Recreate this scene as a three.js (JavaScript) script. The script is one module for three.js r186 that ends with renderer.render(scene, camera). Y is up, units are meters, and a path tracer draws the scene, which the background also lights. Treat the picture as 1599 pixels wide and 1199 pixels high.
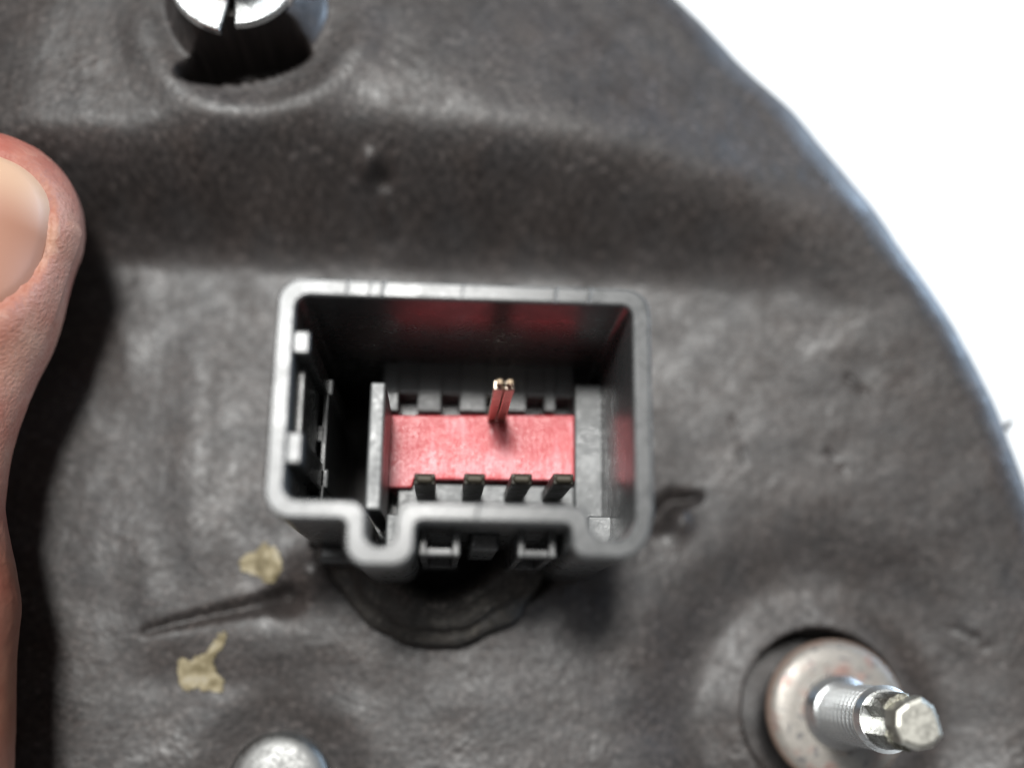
import * as THREE from 'three';
import { mergeGeometries, toCreasedNormals } from 'three/addons/utils/BufferGeometryUtils.js';
import { RoundedBoxGeometry } from 'three/addons/geometries/RoundedBoxGeometry.js';
import { MarchingCubes } from 'three/addons/objects/MarchingCubes.js';
import { RectAreaLightUniformsLib } from 'three/addons/lights/RectAreaLightUniformsLib.js';
import { ImprovedNoise } from 'three/addons/math/ImprovedNoise.js';

/* ------------------------------------------------------------------ camera, light, exposure
   Part coordinates: millimetres, x right and y up across the moulded face, z out of it (rim of the
   socket at z = RIM). The part lies face up on a white table, so part z is the world's y. */
const V3 = (x, y, z) => new THREE.Vector3(x, y, z);
const TABLE = -24, RIM = 26, FOCAL = 1650, DIST = 77;
const toWorld = new THREE.Matrix4().set(.001, 0, 0, 0, 0, 0, .001, -TABLE * .001, 0, -.001, 0, 0, 0, 0, 0, 1);
const scene = new THREE.Scene();
const camera = new THREE.PerspectiveCamera(2 * Math.atan(599.5 / FOCAL) * 180 / Math.PI, 1024 / 767, 0.005, 10);
const zc = V3(110, 405, 1650).normalize();                 // the face's normal in camera axes
const roll = -0.8 * Math.PI / 180;
const e = V3(Math.cos(roll), Math.sin(roll), 0);
const xc = e.clone().addScaledVector(zc, -e.dot(zc)).normalize();
const yc = zc.clone().cross(xc);
const toPart = v => V3(v.dot(xc), v.dot(yc), v.dot(zc));   // camera axes -> part axes
const eye = V3(0, 0, RIM).sub(toPart(V3(-82, -28, -FOCAL).multiplyScalar(DIST / FOCAL)));
const P = (px, py, z) => {                                  // a photo pixel's point on the plane at height z
  const d = toPart(V3(px - 799.5, 599.5 - py, -FOCAL));
  return eye.clone().addScaledVector(d, (z - eye.z) / d.z);
};
{
  const m = new THREE.Matrix4().makeBasis(toPart(V3(1, 0, 0)), toPart(V3(0, 1, 0)), toPart(V3(0, 0, 1)));
  const r = new THREE.Matrix4().makeRotationX(-Math.PI / 2);
  camera.quaternion.setFromRotationMatrix(r.multiply(m));
  camera.position.copy(eye).applyMatrix4(toWorld);
}
camera.focus = 0.0875;
camera.userData.fStop = 7;
camera.updateMatrixWorld();

const renderer = new THREE.WebGLRenderer({ antialias: true });
renderer.toneMapping = THREE.LinearToneMapping;
renderer.toneMappingExposure = 1;
renderer.shadowMap.enabled = true;
scene.background = new THREE.Color().setRGB(0.17, 0.165, 0.165);   // the dim room round the table
const keyAt = V3(-24, 92, 430).applyMatrix4(toWorld);
const key = new THREE.SpotLight(0xffffff, 0.62, 0, 0.6, 0.4, 2);
key.color.setRGB(1, 0.985, 0.95);
key.position.copy(keyAt); key.target.position.set(0, -TABLE * .001, 0);
key.castShadow = true; key.shadow.radius = 1.5; key.shadow.mapSize.set(2048, 2048);
key.shadow.camera.near = 0.05; key.shadow.camera.far = 2;
key.name = 'key_lamp';
scene.add(key, key.target);
RectAreaLightUniformsLib.init();
const panel = new THREE.RectAreaLight(0xffffff, 18, .26, .22);           // broad ceiling light, above and to the left
panel.color.setRGB(.97, 1, 1);
panel.position.copy(V3(-125, 185, 640).applyMatrix4(toWorld)); panel.lookAt(0, -TABLE * .001, 0); panel.name = 'ceiling_panel';
scene.add(panel);
const win = new THREE.RectAreaLight(0xffffff, 34, .34, .2);               // cool window light, low on the right
win.color.setRGB(.55, .75, 1);
win.position.copy(V3(600, 330, 34).applyMatrix4(toWorld)); win.lookAt(0, -TABLE * .001, 0); win.name = 'window_light';
scene.add(win);

/* ------------------------------------------------------------------ helpers */
const NO = new ImprovedNoise();
const noise = (x, y, z = 0) => NO.noise(x, y, z);
const fbm = (x, y, z = 0, n = 4) => { let s = 0, a = .5; for (let i = 0; i < n; i++) { s += a * noise(x, y, z + i * 7.3); x *= 2.03; y *= 2.03; a *= .5; } return s; };
const clamp = (v, a = 0, b = 1) => Math.min(b, Math.max(a, v));
const sstep = (a, b, v) => { const t = clamp((v - a) / (b - a)); return t * t * (3 - 2 * t); };
let seed = 12345; const rnd = () => ((seed = (seed * 1664525 + 1013904223) >>> 0) / 4294967296);
const absolute = new Map();
function group(name, x, y, z, parent = scene) {
  const g = new THREE.Group(); g.name = name;
  const at = V3(x, y, z).applyMatrix4(toWorld);
  absolute.set(g, at); g.position.copy(at);
  if (absolute.has(parent)) g.position.sub(absolute.get(parent));
  parent.add(g); return g;
}
function boxUV(g, s = 20) {                                  // uv by the way a face points, s mm to a repeat
  g = g.index ? g.toNonIndexed() : g; const p = g.attributes.position, n = g.attributes.normal, uv = new Float32Array(p.count * 2);
  for (let i = 0; i < p.count; i += 3) {
    let nx = 0, ny = 0, nz = 0; for (let k = 0; k < 3; k++) { nx += Math.abs(n.getX(i + k)); ny += Math.abs(n.getY(i + k)); nz += Math.abs(n.getZ(i + k)); }
    for (let k = i; k < i + 3; k++) {
      const x = p.getX(k), y = p.getY(k), z = p.getZ(k), [a, b] = nz >= nx && nz >= ny ? [x, y] : nx >= ny ? [y + 3.1, z] : [x + 5.7, z];
      uv[2 * k] = a / s; uv[2 * k + 1] = b / s;
    }
  }
  g.setAttribute('uv', new THREE.BufferAttribute(uv, 2)); return g;
}
function part(name, geos, mat, parent, uvs = 20) {
  let list = (Array.isArray(geos) ? geos : [geos]);
  if (uvs) list = list.map(g => boxUV(g, uvs));
  const g = list.length > 1 ? mergeGeometries(list) : list[0];
  g.applyMatrix4(toWorld);
  const o = absolute.get(parent); if (o) g.translate(-o.x, -o.y, -o.z);
  const m = new THREE.Mesh(g, mat); m.name = name; m.castShadow = m.receiveShadow = true;
  absolute.set(m, o || V3(0, 0, 0));
  parent.add(m); return m;
}
const box = (x0, x1, y0, y1, z0, z1, r = .15) => new RoundedBoxGeometry(x1 - x0, y1 - y0, z1 - z0, 2, Math.min(r, (x1 - x0) / 2.2, (y1 - y0) / 2.2, (z1 - z0) / 2.2)).translate((x0 + x1) / 2, (y0 + y1) / 2, (z0 + z1) / 2);
function lathe(profile, at, dir, seg = 48, phi = 0, turn = Math.PI * 2) {                 // profile [radius, along] turned round dir at a point
  const g = new THREE.LatheGeometry(profile.map(p => new THREE.Vector2(p[0], p[1])), seg, phi, turn);
  g.applyQuaternion(new THREE.Quaternion().setFromUnitVectors(V3(0, 1, 0), dir.clone().normalize()));
  return g.translate(at.x, at.y, at.z);
}
function prism(shape, at, dir, depth, bevel = .15, spin = 0) {
  const g = new THREE.ExtrudeGeometry(shape, { depth, bevelEnabled: bevel > 0, bevelSize: bevel, bevelThickness: bevel, bevelSegments: 2, curveSegments: 10 });
  g.rotateZ(spin); g.applyQuaternion(new THREE.Quaternion().setFromUnitVectors(V3(0, 0, 1), dir.clone().normalize()));
  return g.translate(at.x, at.y, at.z);
}
function corners(pts, rad) {                                 // closed outline with rounded corners
  const out = []; const n = pts.length;
  for (let i = 0; i < n; i++) {
    const a = pts[(i + n - 1) % n], b = pts[i], c = pts[(i + 1) % n];
    const u = new THREE.Vector2(a[0] - b[0], a[1] - b[1]), w = new THREE.Vector2(c[0] - b[0], c[1] - b[1]);
    const r = Math.min(rad[i], u.length() * .49, w.length() * .49); u.normalize(); w.normalize();
    for (let k = 0; k <= 8; k++) {
      const t = k / 8, p0 = (1 - t) * (1 - t), p2 = t * t;
      // a conic near to a circle's quarter
      const wgt = Math.SQRT1_2, d = p0 + 2 * wgt * t * (1 - t) + p2;
      out.push(new THREE.Vector2((p0 * (b[0] + u.x * r) + 2 * wgt * t * (1 - t) * b[0] + p2 * (b[0] + w.x * r)) / d, (p0 * (b[1] + u.y * r) + 2 * wgt * t * (1 - t) * b[1] + p2 * (b[1] + w.y * r)) / d));
    }
  }
  return out;
}
function inset(pts, t) {                                     // axis-aligned outline, anticlockwise, moved inwards
  const n = pts.length;
  return pts.map((b, i) => {
    const a = pts[(i + n - 1) % n], c = pts[(i + 1) % n];
    const nr = (p, q) => { const dx = q[0] - p[0], dy = q[1] - p[1], l = Math.hypot(dx, dy); return [-dy / l, dx / l]; };
    const n1 = nr(a, b), n2 = nr(b, c), det = n1[0] * n2[1] - n1[1] * n2[0];
    const d1 = n1[0] * b[0] + n1[1] * b[1] + t, d2 = n2[0] * b[0] + n2[1] * b[1] + t;
    return [(d1 * n2[1] - d2 * n1[1]) / det, (n1[0] * d2 - n2[0] * d1) / det];
  });
}

/* ------------------------------------------------------------------ materials */
function tile(size, f, srgb) {
  const d = new Uint8Array(size * size * 4);
  for (let j = 0; j < size; j++) for (let i = 0; i < size; i++) { const c = f(i / size, j / size), k = 4 * (j * size + i); for (let q = 0; q < 3; q++) d[k + q] = clamp(Math.round(255 * (c.length ? c[q] : c)), 0, 255); d[k + 3] = 255; }
  const t = new THREE.DataTexture(d, size, size); t.magFilter = THREE.LinearFilter; t.minFilter = THREE.LinearMipmapLinearFilter; t.generateMipmaps = true;
  t.wrapS = t.wrapT = THREE.RepeatWrapping; if (srgb) t.colorSpace = THREE.SRGBColorSpace; t.needsUpdate = true; return t;
}
// noise that wraps: blend of four shifted copies
const wrapN = (u, v, s, z, n = 3) => {
  const a = fbm(u * s, v * s, z, n), b = fbm((u - 1) * s, v * s, z, n), c = fbm(u * s, (v - 1) * s, z, n), d = fbm((u - 1) * s, (v - 1) * s, z, n);
  const k = Math.sqrt((u * u + (1 - u) ** 2) * (v * v + (1 - v) ** 2)); return (a * (1 - u) * (1 - v) + b * u * (1 - v) + c * (1 - u) * v + d * u * v) / k;
};
const grain = tile(768, (u, v) => {                         // leathery grain: lumps with creases between
  const l = wrapN(u, v, 24, 1.5, 2), m = wrapN(u, v, 52, 9.2, 2), c = wrapN(u, v, 9, 4.4, 3);
  return .5 + .5 * l + .3 * m + .3 * c;
});
const grainColor = tile(512, (u, v) => {
  const m = wrapN(u, v, 7, 21.3, 4), s = wrapN(u, v, 44, 33.1, 3), w = wrapN(u, v, 5, 61.7, 3);
  const k = .84 + .2 * m + .5 * s; const dust = sstep(.22, .42, s + .25 * m) * .2;
  return [k + dust + .05 * w, k * .985 + dust, k * .975 + dust * .95 - .04 * w].map(q => q * .82);
}, true);
const grainRough = tile(512, (u, v) => { const m = wrapN(u, v, 8, 71.3, 3), s = wrapN(u, v, 40, 13.1, 3); return .8 + .34 * m + .3 * s; });
const fine = tile(512, (u, v) => .5 + .5 * wrapN(u, v, 70, 2.2, 2) + .3 * wrapN(u, v, 12, 8.8, 3));
const scuff = tile(512, (u, v) => { const s = wrapN(u, v, 30, 5.5, 3), m = wrapN(u, v, 6, 15.5, 3); return .85 + .35 * m + .4 * s; });
const M = {};
M.rubber = new THREE.MeshStandardMaterial({ map: grainColor, bumpMap: grain, bumpScale: .00007, roughnessMap: grainRough, roughness: .66 });
M.rubber.color.setRGB(.073, .064, .062);
M.lip = M.rubber.clone(); M.lip.roughness = .95; M.lip.color.setRGB(.07, .066, .06);
M.plastic = new THREE.MeshStandardMaterial({ roughness: .35, roughnessMap: scuff });
M.plastic.color.setRGB(.055, .057, .058);
M.header = new THREE.MeshStandardMaterial({ roughness: .5, roughnessMap: scuff, bumpMap: fine, bumpScale: .00002 });
M.header.color.setRGB(.095, .099, .1);
M.red = new THREE.MeshStandardMaterial({ roughness: .42, roughnessMap: scuff, bumpMap: fine, bumpScale: .00008, map: tile(256, (u, v) => { const m = wrapN(u, v, 3, 44, 3), st = .6 * fbm(Math.sin(u * 2 * Math.PI) * 7 + 3, Math.cos(u * 2 * Math.PI) * 7 + .6 * Math.sin(v * 6.283), .8 * Math.cos(v * 6.283), 3); const w = sstep(-.14, .3, m + st); return [.88 + .12 * w, .5 + .5 * w, .52 + .48 * w]; }, true) });
M.red.color.setRGB(.6, .17, .19);
M.tin = new THREE.MeshStandardMaterial({ metalness: 1, roughness: .4, roughnessMap: scuff }); M.tin.color.setRGB(.5, .42, .34);
M.copper = new THREE.MeshStandardMaterial({ metalness: 1, roughness: .5 }); M.copper.color.setRGB(.26, .2, .14);
M.pinDark = new THREE.MeshStandardMaterial({ metalness: .6, roughness: .5, roughnessMap: scuff }); M.pinDark.color.setRGB(.03, .028, .022);
M.brass = new THREE.MeshStandardMaterial({ metalness: .3, roughness: .6 }); M.brass.color.setRGB(.05, .043, .03);
M.zinc = new THREE.MeshStandardMaterial({ metalness: 1, roughness: .36, roughnessMap: scuff, bumpMap: fine, bumpScale: .00002 }); M.zinc.color.setRGB(.72, .74, .74);
M.dull = M.zinc.clone(); M.dull.color.setRGB(.5, .49, .44); M.dull.roughness = .5; M.dull.bumpMap = null;
M.rivet = M.dull.clone(); M.rivet.color.setRGB(.2, .2, .195); M.rivet.roughness = .62;
const worn = tile(512, (u, v) => {
  const r = wrapN(u, v, 5, 91, 4), s = wrapN(u, v, 17, 23, 3); const pink = sstep(.0, .3, r), dark = sstep(.17, .3, s);
  let c = [.69 + .05 * s, .7 + .05 * s, .68 + .05 * s]; c = c.map((q, i) => q + pink * ([.7, .6, .57][i] - q)); c = c.map((q, i) => q + dark * .6 * ([.4, .42, .44][i] - q)); return c;
}, true);
M.washer = new THREE.MeshStandardMaterial({ map: worn, color: 0xc9c0bd, metalness: .45, roughness: .55, roughnessMap: scuff, bumpMap: fine, bumpScale: .00004 });
M.rust = new THREE.MeshStandardMaterial({ metalness: .2, roughness: .85, bumpMap: fine, bumpScale: .0002 }); M.rust.color.setRGB(.27, .19, .15);
M.oily = new THREE.MeshStandardMaterial({ metalness: .85, roughness: .33, roughnessMap: scuff, bumpMap: fine, bumpScale: .00012 }); M.oily.color.setRGB(.16, .155, .13);
M.paint = new THREE.MeshStandardMaterial({ roughness: .7, bumpMap: fine, bumpScale: .0001, map: tile(256, (u, v) => { const m = wrapN(u, v, 9, 3, 3); return [.85 + .9 * m, .83 + .95 * m, .76 + 1.1 * m]; }, true) }); M.paint.color.setRGB(.3, .265, .19);
M.table = new THREE.MeshStandardMaterial({ roughness: .8, bumpMap: fine, bumpScale: .00003 }); M.table.color.setRGB(.84, .86, .87);
const skinMap = tile(512, (u, v) => { const m = wrapN(u, v, 6, 3.3, 3), s = wrapN(u, v, 40, 8.1, 2); return [.93 + .10 * m + .05 * s, .90 + .26 * m + .10 * s, .88 + .28 * m + .12 * s]; }, true);
M.skin = new THREE.MeshPhysicalMaterial({ map: skinMap, roughness: .6, bumpMap: fine, bumpScale: .0001, vertexColors: true }); M.skin.color.setRGB(1, 1, 1);
M.nail = new THREE.MeshPhysicalMaterial({ roughness: .5, vertexColors: true }); M.nail.color.setRGB(1, 1, 1);

/* ------------------------------------------------------------------ table */
{
  const t = part('table_top', box(-700, 700, -600, 700, TABLE - 20, TABLE, 1), M.table, scene, 60);
  t.userData = { kind: 'structure', label: 'white table top under the moulded part' };
}

/* ------------------------------------------------------------------ the moulded cover's surface */
const UP = 12;                                               // height of the upper plateau
const poly = pts => x => { if (x <= pts[0].x) return pts[0].y; for (let i = 1; i < pts.length; i++) if (x <= pts[i].x) { const t = (x - pts[i - 1].x) / (pts[i].x - pts[i - 1].x); return pts[i - 1].y + t * (pts[i].y - pts[i - 1].y); } return pts[pts.length - 1].y; };
const poly2 = pts => { const f = poly(pts); return y => f(-y); };
const ridgeY = poly([[-300, 200], [150, 215], [400, 200], [580, 195], [750, 205], [1000, 222], [1150, 250], [1300, 290], [1450, 320]].map(a => P(a[0], a[1], UP)));
const footY = poly([[-300, 395], [150, 405], [400, 412], [700, 424], [1000, 432], [1200, 460], [1320, 500], [1450, 560]].map(a => P(a[0], a[1], 0)));
const nutAt = P(386, 8, UP), studAt = P(1288, 1112, 0), rivetAt = P(432, 1228, 1);
const nub = P(578, 268, UP * .62), scarTop = P(598, 290, UP * .5), scarEnd = P(612, 360, UP * .2);
const cavity = [P(420, 640, RIM).x + .7, P(586, 700, 4).x, P(720, 815, RIM).y + .7, P(720, 441, RIM).y - .7];
const tear = [P(1032, 806, 0), P(1050, 782, 0), P(1092, 776, 0)], gap = P(690, 890, 0), slotAt = P(381, 97, UP);
const crease = [[225, 985], [300, 966], [400, 945], [445, 925]].map(a => P(a[0], a[1], 0));
const creasePit = P(446, 938, 0), creaseBump = P(487, 893, 0), nook = P(1063, 772, 0);
const cracks = [[[1140, 655], [1150, 690], [1164, 725]], [[1310, 598], [1342, 630]], [[1283, 706], [1310, 738]], [[1478, 976], [1512, 990], [1536, 1012]]].map(l => l.map(a => P(a[0], a[1], 0)));
const ridges = [[[322, 520], [312, 620], [304, 760], [312, 900]], [[215, 830], [232, 900], [238, 965]], [[205, 470], [190, 600]]].map(l => l.map(a => P(a[0], a[1], 0)));
const segD = (x, y, l) => { let d = 1e9, at = 0; for (let i = 1; i < l.length; i++) { const ax = l[i - 1].x, ay = l[i - 1].y, bx = l[i].x - ax, by = l[i].y - ay; const t = clamp(((x - ax) * bx + (y - ay) * by) / (bx * bx + by * by)); const q = Math.hypot(x - ax - t * bx, y - ay - t * by); if (q < d) { d = q; at = (i - 1 + t) / (l.length - 1); } } return [d, at]; };
const bell = (d, w) => Math.exp(-d * d / (w * w));
function height(x, y) {
  const f = footY(x), r = ridgeY(x), wv = .9 * fbm(x * .07, 3, 1, 2);
  let t = (y + wv - f) / (r - f + .001);
  // concave foot, straight flank, rounded shoulder
  let s = clamp((t + .3) / 1.7); s = s * s * s * (s * (6 * s - 15) + 10);
  s = clamp(s);
  let z = UP * s * (1 - .45 * sstep(-38, -58, x));
  { const de = edgeX(y) - x; z += (rimZ(y) - z) * (1 - sstep(-2, 40, de)); }
  z += .7 * fbm(x * .05 + 4, y * .05, 2, 3) + .2 * fbm(x * .2, y * .2, 5, 3) + .06 * fbm(x * .9, y * .9, 9, 2);
  { const dx = (x - gap.x) / 10.5, dy = (y - gap.y) / 4.2; z -= 4.5 * (1 - sstep(.75, 1.05, Math.hypot(dx, dy))); }
  // the mould is open below the socket's left chamber
  if (x > cavity[0] - 1 && x < cavity[1] + 1 && y > cavity[2] - 1 && y < cavity[3] + 1) z -= 17 * sstep(cavity[0] - .4, cavity[0], x) * sstep(cavity[1] + .4, cavity[1], x) * sstep(cavity[2] - .4, cavity[2], y) * sstep(cavity[3] + .4, cavity[3], y);
  // pit under the zinc nut, with its lip
  let d = Math.hypot(x - nutAt.x - .7, y - nutAt.y + 1.3);
  z += .8 * bell(d - 10.0, 2.2) * sstep(2, -5, y - nutAt.y);
  d = Math.hypot(x - nutAt.x, y - nutAt.y); z += 4.4 * (1 - sstep(5.3, 7.6, d));
  { const ux = x - slotAt.x, uy = y - slotAt.y, a = ux * .966 - uy * -.259, b = ux * -.259 + uy * .966; z -= 9 * (1 - sstep(.82, 1.0, Math.hypot(a / 6.4, b / 1.9))); }
  // dish round the threaded stud: a valley, a lip, then the pit
  d = Math.hypot(x - studAt.x, (y - studAt.y));
  z += -1.7 * bell(d - 12.2, 4.2) + .2 * bell(d - 8.9, 1.5) - .8 * sstep(14, 6, d) - 6.5 * (1 - sstep(7.0, 7.6, d));
  d = Math.hypot(x - rivetAt.x, y - rivetAt.y); z -= .9 * sstep(9, 4, d);
  // vertical folds at the left
  for (let i = 0; i < ridges.length; i++) { const [q, at] = segD(x, y, ridges[i]); z += [.55, .35, .3][i] * bell(q, [2.4, 1.6, 2.2][i]) * Math.sin(Math.PI * clamp(.1 + at * .85)); }
  z -= 1.6 * sstep(P(230, 980, 0).y, P(230, 1080, 0).y, y) * sstep(P(120, 1000, 0).x, P(260, 1000, 0).x, x) * sstep(P(700, 1000, 0).x, P(400, 1000, 0).x, x) * .6;
  // nub with its hole and scar
  d = Math.hypot(x - nub.x, y - nub.y); z += 1.6 * bell(d, .95);
  d = Math.hypot(x - nub.x - 1.15, y - nub.y + .55); z -= 2.2 * bell(d, .66);
  d = segD(x, y, [scarTop, scarEnd])[0]; z += .28 * bell(d, .45) - .25 * bell(d - .9, .5);
  // tear in the cover
  { const [q, at] = segD(x, y, crease); z -= (.6 + 1.3 * at) * bell(q, .36 + .4 * at + .12 * noise(x * 1.4, y * 1.4, 3)); }
  d = Math.hypot((x - creasePit.x) * .75, y - creasePit.y); z -= 2.4 * bell(d, 1.0);
  d = Math.hypot(x - creaseBump.x, y - creaseBump.y); z += 1.5 * bell(d, 2.0);
  { const [q, at] = segD(x, y, tear); z -= 2.6 * (1 - .5 * at) * bell(q, 1.25 - .9 * at); } d = Math.hypot(x - nook.x + .4, y - nook.y + 2.6); z += .9 * bell(d, 1.3);
  for (const l of cracks) { const q = segD(x + .5 * noise(x * .8, y * .8, 4), y + .5 * noise(x * .8, y * .8, 14), l)[0]; z -= .4 * bell(q, .24) * clamp(.6 + noise(x * 1.1, y * 1.1, 8)); }
  return z;
}
const rimZ = y => 5.2 + 4.6 * Math.tanh((y - 16) * .032);
// right outline, as x over y (top to bottom); the frame shows the middle of it
const edgePts = [...[[1090, 0], [1172, 83], [1255, 158], [1338, 255], [1389, 319], [1422, 368], [1479, 449], [1530, 535], [1573, 622], [1606, 705]].map(a => { let p = P(a[0], a[1], 3); for (let k = 0; k < 4; k++) p = P(a[0], a[1], rimZ(p.y) - .9); return p; })];
{ const l = edgePts[9]; edgePts.push(V3(l.x + 3.2, l.y - 10, 0), V3(l.x + 3.6, l.y - 22, 0), V3(l.x + .5, l.y - 36, 0), V3(l.x - 8, l.y - 54, 0)); const f = edgePts[0]; edgePts.unshift(V3(f.x - 33, f.y + 25, 0), V3(f.x - 13.5, f.y + 13, 0)); }
const edgeCurve = new THREE.CatmullRomCurve3(edgePts.map(p => V3(p.x, p.y, 0))).getPoints(400).map(p => V3(-p.y, p.x, 0));
const edgeX = poly2(edgeCurve);
const yTop = edgePts[0].y - .01, yBot = edgePts[edgePts.length - 1].y + .01, xLeft = -66;
function coverGeometry() {
  const R = 4.6, NX = 400, NY = 360, pos = [], uv = [], idx = [];
  const drop = d => d >= R ? 0 : R - Math.sqrt(Math.max(0, R * R - (R - d) ** 2));
  const us = []; for (let i = 0; i <= NX; i++) us.push(i / NX);
  const dense = [0, .04, .14, .32, .6, 1.0, 1.45, 2.0, 2.65, 3.4, 4.15];
  const rows = []; for (const d of dense) rows.push(yBot + d); for (let j = 0; j <= NY; j++) rows.push(yBot + 4.2 + (yTop - yBot - 8.4) * j / NY); for (const d of [...dense].reverse()) rows.push(yTop - d);
  const push = (x, y, z) => { pos.push(x, y, z); uv.push(x / 26, y / 26); };
  const grid = rows.map(y => {
    const xr = edgeX(y), sl = (edgeX(y + .5) - edgeX(y - .5)), c = 1 / Math.hypot(1, sl), row = [];
    const xs = [...dense.map(d => xLeft + d), ...us.map(u => xLeft + 4.2 + (xr - 4.4 / c - xLeft - 4.2) * u), ...[...dense].reverse().map(d => xr - d / c)];
    const tb = Math.min(y - yBot, yTop - y);
    xs.forEach(x => { const dr = (xr - x) * c, d = Math.min(dr, x - xLeft, tb); row.push([x, y, height(x, y) - drop(d)]); });
    return row;
  });
  const W = grid[0].length, foot = (x, y) => [x, y, TABLE + .6];
  const full = grid.map(r => [foot(r[0][0], r[0][1]), ...r, foot(r[W - 1][0], r[W - 1][1])]);
  full.unshift(full[0].map(p => foot(p[0], p[1]))); full.push(full[full.length - 1].map(p => foot(p[0], p[1])));
  const w = full[0].length; full.forEach(r => r.forEach(p => push(...p)));
  for (let j = 0; j < full.length - 1; j++) for (let i = 0; i < w - 1; i++) { const a = j * w + i, b = a + 1, c = a + w, d = c + 1; idx.push(a, b, d, a, d, c); }
  const g = new THREE.BufferGeometry(); g.setAttribute('position', new THREE.Float32BufferAttribute(pos, 3)); g.setAttribute('uv', new THREE.Float32BufferAttribute(uv, 2)); g.setIndex(idx); g.computeVertexNormals(); return g;
}
const unit = group('car_module', 0, 0, TABLE);
unit.userData = { label: 'dark grey moulded car module with a rectangular socket, lying on the white table', category: 'car part' };
part('cover', coverGeometry(), M.rubber, unit, 0);

/* collar of stepped rings below the socket */
{
  const c = P(690, 818, 4), r0 = Math.abs(P(715, 1008, 1).y - c.y);
  const prof = [[r0 - 5.2, -3], [r0 - 5.0, 3.6], [r0 - 4.4, 5.2], [r0 - 3.6, 5.4], [r0 - 3.2, 5.2], [r0 - 3.0, 4.7], [r0 - 2.8, 4.2], [r0 - 2.2, 4.0], [r0 - 1.7, 3.8], [r0 - 1.5, 3.2], [r0 - 1.3, 2.4], [r0 - .8, 2.2], [r0 - .3, 1.9], [r0, 1.2], [r0 + .15, -3]].reverse();
  const cg = lathe(prof, V3(c.x, c.y, 0), V3(0, 0, 1), 110, -1.3, 2.6), cp = cg.attributes.position;
  for (let i = 0; i < cp.count; i++) { const x = cp.getX(i), y = cp.getY(i), z = cp.getZ(i), k = 1 + .16 * fbm(x * .16, y * .16, z * .3 + 3, 3); cp.setXYZ(i, c.x + (x - c.x) * k, c.y + (y - c.y) * k, z + 1.3 * fbm(x * .22 + 9, y * .22, 1, 3)); }
  cg.computeVertexNormals();
  part('collar', cg, M.lip, unit, 26);
}

/* ------------------------------------------------------------------ the socket */
const socket = group('socket', 0, 0, 0, unit);
socket.userData = { label: 'open rectangular plug socket with a red insert and dark pins' };
const q = (px, py, z = RIM) => { const p = P(px, py, z); return [p.x, p.y]; };
const L = q(420, 640)[0], Rr = q(1019, 640)[0], T = q(720, 441)[1], B = q(720, 815)[1], UB = q(595, 884)[1], UB2 = q(945, 872)[1];
const u1 = [q(538, 840)[0], q(648, 840)[0]], u2 = [q(892, 840)[0], q(1004, 840)[0]];
const outerPts = [[L, B], [u1[0], B], [u1[0], UB], [u1[1], UB], [u1[1], B], [u2[0], B], [u2[0], UB2], [q(996, 840)[0], UB2], [Rr, B + .1], [Rr, T], [L, T]];
const outerRad = [1.9, .5, 2.4, 2.4, .5, .5, 2.4, 2.1, 1.2, 1.9, 1.9];
const wall = 1.4, innerPts = inset(outerPts, wall), innerRad = [1.0, 1.2, 1.3, 1.3, 1.2, 1.2, 1.3, 1.3, .4, .8, 1.0];
{
  const s = new THREE.Shape(corners(outerPts, outerRad)); s.holes.push(new THREE.Path(corners(innerPts, innerRad).reverse()));
  const g = new THREE.ExtrudeGeometry(s, { depth: RIM - .3, bevelEnabled: true, bevelSize: .22, bevelThickness: .3, bevelSegments: 3, bevelOffset: -.22 });
  const shell = part('shell', toCreasedNormals(g, .25), M.plastic, socket, 14);
  part('back_wall', box(q(590, 700, 4)[0], Rr - .4, B + .4, T - .4, 1, 4, .1), M.plastic, socket, 14);
  // flash lines left by the mould on the rim
  for (const [px, w] of [[541, .16], [577, .12], [597, .2], [722, .1], [868, .16], [921, .14], [746, .14]]) {
    const top = px !== 746, y0 = top ? T - wall - .02 : B + .05, x = q(px, top ? 455 : 803)[0];
    part('mould_line', new THREE.CylinderGeometry(w * .7, w * .7, wall - .1, 8).rotateZ(-.12).translate(x, y0 + wall / 2, RIM + .0), M.plastic, shell, 14);
  }
}
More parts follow.
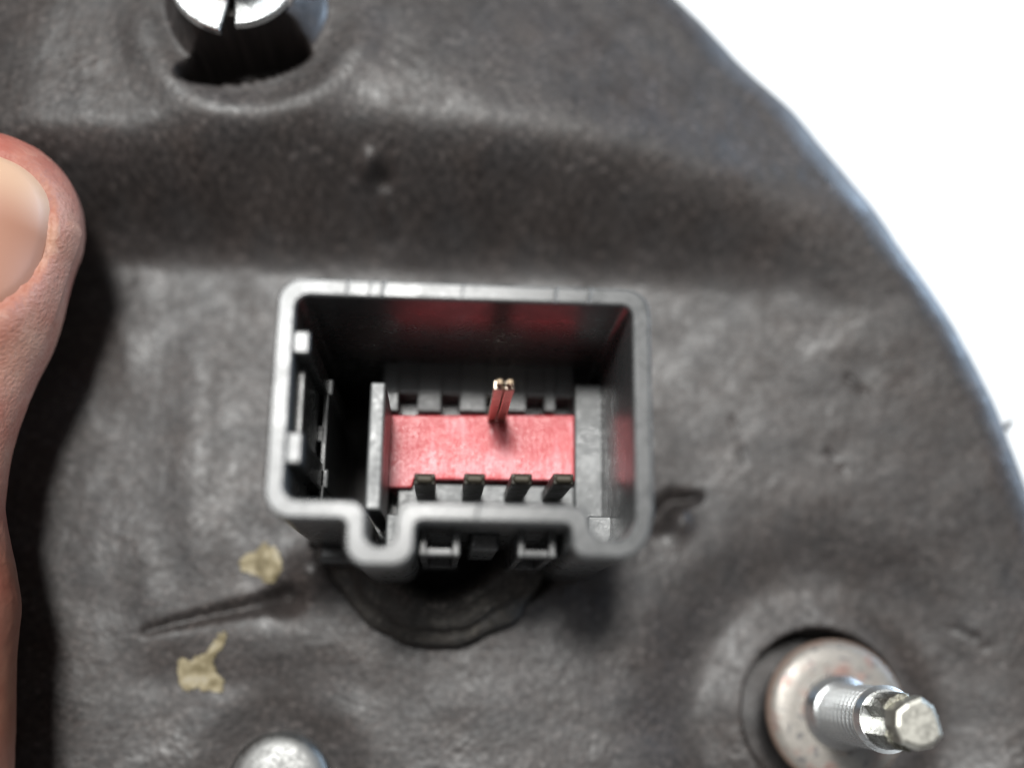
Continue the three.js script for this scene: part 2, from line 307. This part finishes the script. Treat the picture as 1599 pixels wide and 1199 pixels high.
/* inside: header block, partition and wall ribs. rect() takes photo pixels at a height z */
const rect = (px0, px1, py0, py1, z) => { const a = P(px0, (py0 + py1) / 2, z), b = P(px1, (py0 + py1) / 2, z), c = P((px0 + px1) / 2, py0, z), d = P((px0 + px1) / 2, py1, z); return [a.x, b.x, d.y, c.y]; };
const rb = (px0, px1, py0, py1, z, z0 = 3.9, r = .15) => { const [a, b, c, d] = rect(px0, px1, py0, py1, z); return box(a, b, c, d, z0, z, r); };
{
  const yTopIn = T - wall, yBotIn = B + wall;
  const left = rect(574, 598, 596, 796, 20), right = rect(897, 944, 600, 850, 9.5);
  part('upright', box(left[0], left[1], left[2], left[3], 3.9, 20, .2), M.header, socket, 14);
  part('upright', box(right[0], right[1], UB2 + wall + .25, right[3], 3.9, 9.6, .25), M.header, socket, 14);
  const geos = [
    box(right[1] + .06, Rr - wall - .3, yBotIn - 1.4, yTopIn - .8, 3.9, 6.0, .2),
    rb(620, 897, 757, 830, 8.2),                                    // lower ledge
    rb(598, 622, 612, 641, 9.0),                                    // ears at both ends of the top ledge
  ];
  // top ledge with slots
  const slots = [[622, 652], [690, 718], [760, 790], [822, 850], [868, 896]]; let at = 598;
  for (const [a, b] of [...slots, [897, 897]]) { if (a - at > 3) geos.push(rb(at, a, 566, 642, 7.6)); at = b; }
  geos.push(rb(598, 896, 540, 618, 7.3));
  const h = part('header', geos, M.header, socket, 14);
  // fins that run into the two keyways
  part('guide_fin', [box(left[1] + .3, left[1] + 1.7, UB + wall + .5, left[2] + .1, 3.9, 17, .2)], M.header, socket, 14);
  part('guide_fin', [box(right[0] + .5, right[1] + .4, UB2 + wall + .1, UB2 + wall + 3.0, 3.9, 14.5, .2)], M.header, socket, 14);
  // partition with a thin bright edge
  const pr = P(505, 690, 12); part('partition', box(pr.x - .25, pr.x + .25, yBotIn + .1, P(505, 606, 12).y, -10, 12, .12), M.header, socket, 14);
  // ribs on the left wall
  const xw = L + wall;
  for (const [p0, p1, dx] of [[512, 548, 1.1], [672, 722, 1.0]]) { const a = q(450, p0)[1], b = q(450, p1)[1]; part('wall_rib', box(xw - .2, xw + dx, b, a, 4, RIM - .5, .2), M.plastic, socket, 14); }
  for (const [p0, p1, dx, z] of [[518, 548, 1.5, 12], [602, 634, 1.1, 12], [682, 718, 1.5, 12]]) { const a = q(450, p0)[1], b = q(450, p1)[1]; part('wall_rib', box(xw - .2, xw + dx, b, a, 2, z, .2), M.header, socket, 14); }
  part('wall_rib', box(xw - .2, xw + .45, q(450, 672)[1] + .05, q(450, 548)[1] - .05, 4, RIM - 4, .15), M.plastic, socket, 14);
  // red insert
  const zr = 9.2, pts = [[602, 648], [897, 648], [897, 750], [648, 748], [642, 761], [602, 761]].map(a => P(a[0], a[1], zr));
  const sh = new THREE.Shape(pts.map(p => new THREE.Vector2(p.x, p.y)).reverse());
  const g = new THREE.ExtrudeGeometry(sh, { depth: 4.9, bevelEnabled: true, bevelSize: .15, bevelThickness: .18, bevelSegments: 2, bevelOffset: -.15 }).translate(0, 0, zr - 4.9 - .18);
  const red = part('red_insert', g, M.red, socket, 11); red.userData.label = 'red plastic insert between the pin rows';
  // lower row of pins: root pixel and tip height
  for (const [px, py] of [[666, 778], [735, 778], [800, 778], [858, 778]]) {
    const p = P(px, py, 7), w = .84;
    const pin = part('pin', box(p.x - w, p.x + w, p.y - .45, p.y + .45, 4, 18.4, .14), M.pinDark, socket, 14);
    part('pin_tip', box(p.x - w + .12, p.x + w - .12, p.y - .33, p.y + .33, 18.1, 18.9, .3), M.brass, pin, 14);
  }
  // the tall pin of the upper row: two blades side by side
  const tp = P(775, 652, 9.2);
  const pin = part('pin', [box(tp.x - .8, tp.x - .05, tp.y - .38, tp.y + .38, 4, 21.4, .1), box(tp.x + .05, tp.x + .8, tp.y - .38, tp.y + .38, 4, 21.4, .1)], M.tin, socket, 14);
  pin.userData.label = 'single tall split pin above the red insert';
  part('pin_tip', [box(tp.x - .68, tp.x - .12, tp.y - .25, tp.y + .25, 21.2, 22.6, .18), box(tp.x + .12, tp.x + .68, tp.y - .25, tp.y + .25, 21.2, 22.6, .18)], M.copper, pin, 14);
  // latch work on the underside of the shell
  const latch = (x0, x1, y0, z0, z1) => {                              // a frame with a window, standing out from the lower wall
    const w = .55, zm = (z0 + z1) / 2;
    return [box(x0, x0 + w, B - y0, B + .1, z0, z1, .12), box(x1 - w, x1, B - y0, B + .1, z0, z1, .12), box(x0 + w - .02, x1 - w + .02, B - y0 + .02, B + .1, z0, z0 + 4.0, .12), box(x0 + w - .02, x1 - w + .02, B - y0 + .03, B - y0 + .6, z1 - 2.5, z1 - .1, .12)];
  };
  part('latch_frame', latch(q(648, 840)[0] + .2, q(700, 840)[0] + .9, 2.0, 4, 21), M.plastic, socket, 14);
  part('latch_frame', latch(q(812, 840)[0] + .2, q(880, 840)[0], 2.0, 4, 21), M.plastic, socket, 14);
  part('latch_tab', box(q(738, 830)[0], q(788, 830)[0], B - 1.3, B + .1, 8, 18.5, .3), M.plastic, socket, 14);
  part('base_flange', [box(L + 1.5, L + 12.5, B - 1.6, B + .3, 1, 5.2, .7), box(L + 19, Rr - 1.5, B - 1.6, B + .3, 1, 5.1, .7)], M.plastic, socket, 14);
}

/* ------------------------------------------------------------------ threaded stud with washer */
{
  const a = P(1308, 1112, -.4), b = P(1440, 1131, 18.6), dir = b.clone().sub(a), len = dir.length(); dir.normalize();
  const g = group('threaded_stud', a.x, a.y, a.z, unit); g.userData = { label: 'zinc threaded stud with a round worn washer' };
  const axisW = V3(0, 0, 1).lerp(dir, .5).normalize();
  const w = part('washer', lathe([[0, -.9], [6.2, -.9], [6.5, -.6], [6.55, -.1], [6.3, .35], [5.6, .6], [4.4, .72], [0, .75]], a, axisW, 64), M.washer, g, 13);
  part('rust_rim', lathe([[6.5, -.95], [6.62, -.8], [6.68, -.35], [6.5, .12], [6.42, .1], [6.4, -.95]], a, axisW, 64), M.rust, w, 9);
  part('shank', lathe([[0, -9], [4.4, -9], [4.4, -.8], [0, -.8]], a, axisW, 32), M.oily, g);
  part('shoulder', lathe([[0, .4], [3.5, .5], [3.45, .8], [3.2, 1.15], [2.75, 1.4], [2.6, 1.9], [0, 1.9]], a, dir), M.zinc, g);
  const th = [[2.35, 1.5]], t1 = len * .6; for (let z = 1.7; z < t1; z += .95) th.push([2.05, z], [2.07, z + .12], [2.66, z + .42], [2.66, z + .56], [2.07, z + .9]); th.push([2.7, t1 + .1], [2.75, t1 + .5], [2.4, t1 + .9], [0, t1 + .9]);
  part('thread', toCreasedNormals(lathe(th, a, dir, 40), .6), M.zinc, g, 10);
  const at = t => a.clone().addScaledVector(dir, t);
  const flute = new THREE.Shape(); for (let i = 0; i < 18; i++) { const an = i / 18 * 2 * Math.PI, r = 2.15 - (i % 6 === 1 ? .85 : i % 6 === 2 ? .55 : 0); flute[i ? 'lineTo' : 'moveTo'](r * Math.cos(an), r * Math.sin(an)); }
  part('fluted_neck', prism(flute, at(t1 + .8), dir, len * .22, .1, .5), M.oily, g, 10);
  const knob = new THREE.Shape(); [[1.8, .1], [1.75, 1.0], [1.0, 2.0], [-.4, 1.9], [-1.5, 1.5], [-2.0, .4], [-1.9, -1.0], [-.8, -1.9], [.5, -2.05], [1.6, -1.5]].forEach((p, i) => knob[i ? 'lineTo' : 'moveTo'](p[0] * .76, p[1] * .76));
  part('broken_tip', prism(knob, at(t1 + .8 + len * .22), dir, len * .10, .35, .3), M.dull, g, 10);
}
/* zinc nut in its pit (its upper half lies above the frame) */
{
  const c = V3(nutAt.x, nutAt.y, UP - 1), g = group('clip_nut', c.x, c.y, c.z, unit), up = V3(0, 0, 1); g.userData = { label: 'bright zinc clip nut on a raised boss' };
  const lobe = (a0, a1, r0, r1) => { const h = new THREE.Shape(), n = 12; for (let k = 0; k <= n; k++) { const a = (a0 + (a1 - a0) * k / n) * Math.PI / 180; h[k ? 'lineTo' : 'moveTo'](r1 * Math.cos(a), r1 * Math.sin(a)); } for (let k = n; k >= 0; k--) { const a = (a0 + (a1 - a0) * k / n) * Math.PI / 180; h.lineTo(r0 * Math.cos(a), r0 * Math.sin(a)); } return h; };
  for (const [a0, a1, r1] of [[-152, -101, 6.0], [-86, -32, 5.2], [-10, 70, 5.4], [95, 180, 5.6]]) part('clip_lobe', prism(lobe(a0, a1, 2.2, r1), c.clone().setZ(c.z + 5.6), up, .7, .18), M.zinc, g, 12);
  part('core', lathe([[0, 2], [2.9, 2], [2.9, 6.9], [2.6, 7.6], [0, 7.6]], c, up, 6), M.oily, g, 12);
  const th = [[2.0, 7]]; for (let z = 7.4; z < 13; z += .8) th.push([2.35, z], [2.72, z + .38], [2.72, z + .5], [2.38, z + .76]); th.push([1.9, 13.6], [0, 13.7]);
  part('stud_end', lathe(th, c, up, 32), M.zinc, g, 12);
}
/* domed rivet at the lower edge of the frame */
{
  const g = group('rivet', rivetAt.x, rivetAt.y, 0, unit); g.userData = { label: 'shiny domed metal rivet head' };
  part('head', lathe([[0, -3], [4.4, -3], [4.6, .2], [4.5, .6], [4.1, 1.0], [3.3, 1.3], [2.0, 1.5], [0, 1.6]], V3(rivetAt.x, rivetAt.y, 0), V3(0, 0, 1), 64), M.rivet, g, 12);
}
/* tan paint flecks, laid on the surface */
function fleck(list) {
  const rag = []; list.forEach((a, i) => { const b = list[(i + 1) % list.length]; for (let k = 0; k < 4; k++) { const t = k / 4; rag.push([a[0] + (b[0] - a[0]) * t + (rnd() - .5) * 6, a[1] + (b[1] - a[1]) * t + (rnd() - .5) * 6]); } });
  const s = new THREE.Shape(rag.map(a => { const p = P(a[0], a[1], 0); return new THREE.Vector2(p.x, p.y); }));
  const g = new THREE.ExtrudeGeometry(s, { depth: .12, bevelEnabled: true, bevelSize: .05, bevelThickness: .05, bevelSegments: 1, steps: 1 });
  const p = g.attributes.position; for (let i = 0; i < p.count; i++) p.setZ(i, p.getZ(i) + .02 + height(p.getX(i), p.getY(i)));
  g.computeVertexNormals(); return g;
}
part('paint_fleck', fleck([[342, 992], [352, 985], [350, 1002], [336, 1022], [330, 1036], [344, 1064], [342, 1080], [318, 1078], [302, 1074], [288, 1080], [276, 1070], [274, 1040], [280, 1026], [292, 1034], [304, 1026], [316, 1024], [328, 1008]]), M.paint, unit, 12);
part('paint_fleck', fleck([[372, 880], [384, 866], [398, 862], [412, 850], [428, 854], [438, 870], [440, 892], [430, 906], [416, 912], [404, 898], [390, 894], [376, 892]]), M.paint, unit, 12);
{
  const b = P(1590, 668, -1); part('moulding_burr', new THREE.ConeGeometry(.4, 1.7, 7).rotateZ(-.5).translate(edgeX(b.y) + .3, b.y + .2, height(edgeX(b.y), b.y) - 2.6), M.rubber, unit, 26);
}

/* ------------------------------------------------------------------ the hand: thumb on the face, fingers round the left side */
const joint = (px, py, z, r) => { const p = P(px, py, z); return { p, r }; };
const chain = [joint(-32, 358, 13, 8.5), joint(-78, 490, 12.6, 7.9), joint(-140, 640, 12.4, 7.6), joint(-172, 800, 12.8, 7.6), joint(-182, 960, 13.4, 9.1), joint(-212, 1150, 13.8, 9.7), joint(-275, 1420, 13, 11.3)];
const wristward = chain[chain.length - 1].p;
const palm = [{ p: wristward, r: 12 }, { p: V3(-78, -48, 2), r: 14 }, { p: V3(-84, -30, -2), r: 13 }];
const bones = [];
const link = (l, k) => { for (let i = 1; i < l.length; i++) bones.push([l[i - 1], l[i], k]); };
link(chain, 3.2); link(palm, 6); link([palm[1], { p: V3(-92, -85, 6), r: 16 }], 6);
for (const y of [-34, -15, 4, 22]) link([{ p: V3(-86, Math.min(y, -10) * .8 - 8, -2), r: 11 }, { p: V3(-85, y, -6), r: 9 }, { p: V3(-78, y + 5, -15.5), r: 7.6 }, { p: V3(-74.2, y + 7, -15.8), r: 7.2 }], 2);
function sdf(x, y, z) {
  let d = 1e9;
  for (const [a, b, k] of bones) {
    const bx = b.p.x - a.p.x, by = b.p.y - a.p.y, bz = b.p.z - a.p.z, t = clamp(((x - a.p.x) * bx + (y - a.p.y) * by + (z - a.p.z) * bz) / (bx * bx + by * by + bz * bz));
    const q = Math.hypot(x - a.p.x - t * bx, y - a.p.y - t * by, (z - a.p.z - t * bz) * 1.08) - (a.r + (b.r - a.r) * t);
    if (d > 100) { d = q; continue; } const h = clamp(.5 + .5 * (d - q) / k); d = d + (q - d) * h - k * h * (1 - h);
  }
  return d;
}
const tip = chain[0].p, along = chain[0].p.clone().sub(chain[2].p).setZ(0).normalize(), across = V3(along.y, -along.x, 0);
const nailMid = tip.clone().addScaledVector(along, -2.2).addScaledVector(across, 1.9);
const NW = 5.9, NL = 7.6;                                     // half width and half length of the nail
const nailUV = (x, y) => [((x - nailMid.x) * across.x + (y - nailMid.y) * across.y) / NW, ((x - nailMid.x) * along.x + (y - nailMid.y) * along.y) / NL];
const nailIn = (u, v) => Math.pow(Math.abs(u), 2.6) + Math.pow(Math.abs(v), v < 0 ? 2.2 : 2.8);
function skin(x, y, z) {
  let d = sdf(x, y, z);
  if (z > tip.z && y > tip.y - 30) {
    const [u, v] = nailUV(x, y), k = nailIn(u, v);
    d += .5 * (1 - sstep(.7, 1.1, k));                     // bed of the nail
    d -= .4 * bell(Math.sqrt(k) - 1.17, .22) * (v < .55 ? 1 : .3);  // fold of skin round it
  }
  // creases over the joint
  const kn = chain[3].p; if (z > kn.z - 2) { const t = (x - kn.x) * along.x + (y - kn.y) * along.y; for (const o of [-3, -.8, 1.6, 3.4]) d += .22 * bell(t - o + .3 * noise(x * .3, 1, o), .35) * bell(x - kn.x, 9); }
  return d + .05 * noise(x * .9, y * .9, z * .9);
}
function mesher(f, x0, y0, z0, size, res, keep) {
  const mc = new MarchingCubes(res, new THREE.MeshBasicMaterial(), false, false, 400000); mc.isolation = 0; mc.reset();
  const h = res / 2; const c = [x0 + size / 2, y0 + size / 2, z0 + size / 2];
  for (let k = 0; k < res; k++) for (let j = 0; j < res; j++) for (let i = 0; i < res; i++) mc.field[i + j * res + k * res * res] = -f(c[0] + (i - h) / h * size / 2, c[1] + (j - h) / h * size / 2, c[2] + (k - h) / h * size / 2);
  mc.update(); const n = mc.count, pos = new Float32Array(n * 3), nor = new Float32Array(n * 3), col = new Float32Array(n * 3);
  for (let i = 0; i < n; i++) {
    const x = c[0] + mc.positionArray[3 * i] * size / 2, y = c[1] + mc.positionArray[3 * i + 1] * size / 2, z = c[2] + mc.positionArray[3 * i + 2] * size / 2;
    const eps = .25, nx = f(x + eps, y, z) - f(x - eps, y, z), ny = f(x, y + eps, z) - f(x, y - eps, z), nz = f(x, y, z + eps) - f(x, y, z - eps), l = Math.hypot(nx, ny, nz) || 1;
    pos.set([x, y, z], 3 * i); nor.set([nx / l, ny / l, nz / l], 3 * i);
    const pink = clamp(.5 + 1.1 * fbm(x * .11, y * .11, z * .11, 3)), knuckle = bell(Math.hypot(x - chain[3].p.x, y - chain[3].p.y), 9), ball = bell(Math.hypot(x - tip.x - along.x * 7, y - tip.y - along.y * 7), 4);
    const r = .40 - .08 * pink, g2 = .205 - .085 * pink - .05 * knuckle - .06 * ball, b = .14 - .05 * pink - .04 * knuckle - .04 * ball; col.set([r, g2, b], 3 * i);
  }
  const g = new THREE.BufferGeometry(); g.setAttribute('position', new THREE.BufferAttribute(pos, 3)); g.setAttribute('normal', new THREE.BufferAttribute(nor, 3)); g.setAttribute('color', new THREE.BufferAttribute(col, 3)); return boxUV(g, 22);
}
{
  const g = group('hand', -70, -20, -10);
  g.userData = { label: 'bare thumb with a short nail pressing on the dark module, hand holding its side', category: 'hand' };
  // fine grid for the thumb, coarse one for the rest; they meet where the thumb leaves the frame
  const cut = chain[5].p.y - 5;
  const thumb = mesher((x, y, z) => Math.max(skin(x, y, z), cut - y - .3), -86, cut - 2, -10, 76, 116);
  const rest = mesher((x, y, z) => Math.max(sdf(x, y, z), y > cut && x > -66 && z > 2 ? 1 : -9), -140, -110, -60, 160, 84);
  part('skin', mergeGeometries([thumb, rest]), M.skin, g, 0);
  // nail plate
  const N = 36, pos = [], col = [], idx = [];
  for (let j = 0; j <= N; j++) for (let i = 0; i <= N; i++) {
    let u = (i / N * 2 - 1), v = (j / N * 2 - 1); const m = Math.max(Math.abs(u), Math.abs(v)), k = Math.pow(nailIn(u, v), 1 / 2.5); if (k > 0) { u *= m / k; v *= m / k; }
    const x = nailMid.x + across.x * u * NW + along.x * v * NL, y = nailMid.y + across.y * u * NW + along.y * v * NL;
    let lo = tip.z, hi = tip.z + 14; for (let s = 0; s < 30; s++) { const z = (lo + hi) / 2; if (sdf(x, y, z) < 0) lo = z; else hi = z; }
    const edge = Math.max(Math.abs(i / N * 2 - 1), Math.abs(j / N * 2 - 1));
    pos.push(x, y, lo - .16 - .9 * sstep(.9, 1, edge)); const free = sstep(.25, .8, v + .1 * u * u) * .8;
    col.push(.31 + .15 * free, .145 + .15 * free, .09 + .1 * free);
  }
  for (let j = 0; j < N; j++) for (let i = 0; i < N; i++) { const a = j * (N + 1) + i, b = a + 1, c = a + N + 1, d = c + 1; idx.push(a, d, b, a, c, d); }
  const ng = new THREE.BufferGeometry(); ng.setAttribute('position', new THREE.Float32BufferAttribute(pos, 3)); ng.setAttribute('color', new THREE.Float32BufferAttribute(col, 3)); ng.setIndex(idx); ng.computeVertexNormals();
  part('thumbnail', ng, M.nail, g, 14);
}
renderer.render(scene, camera);
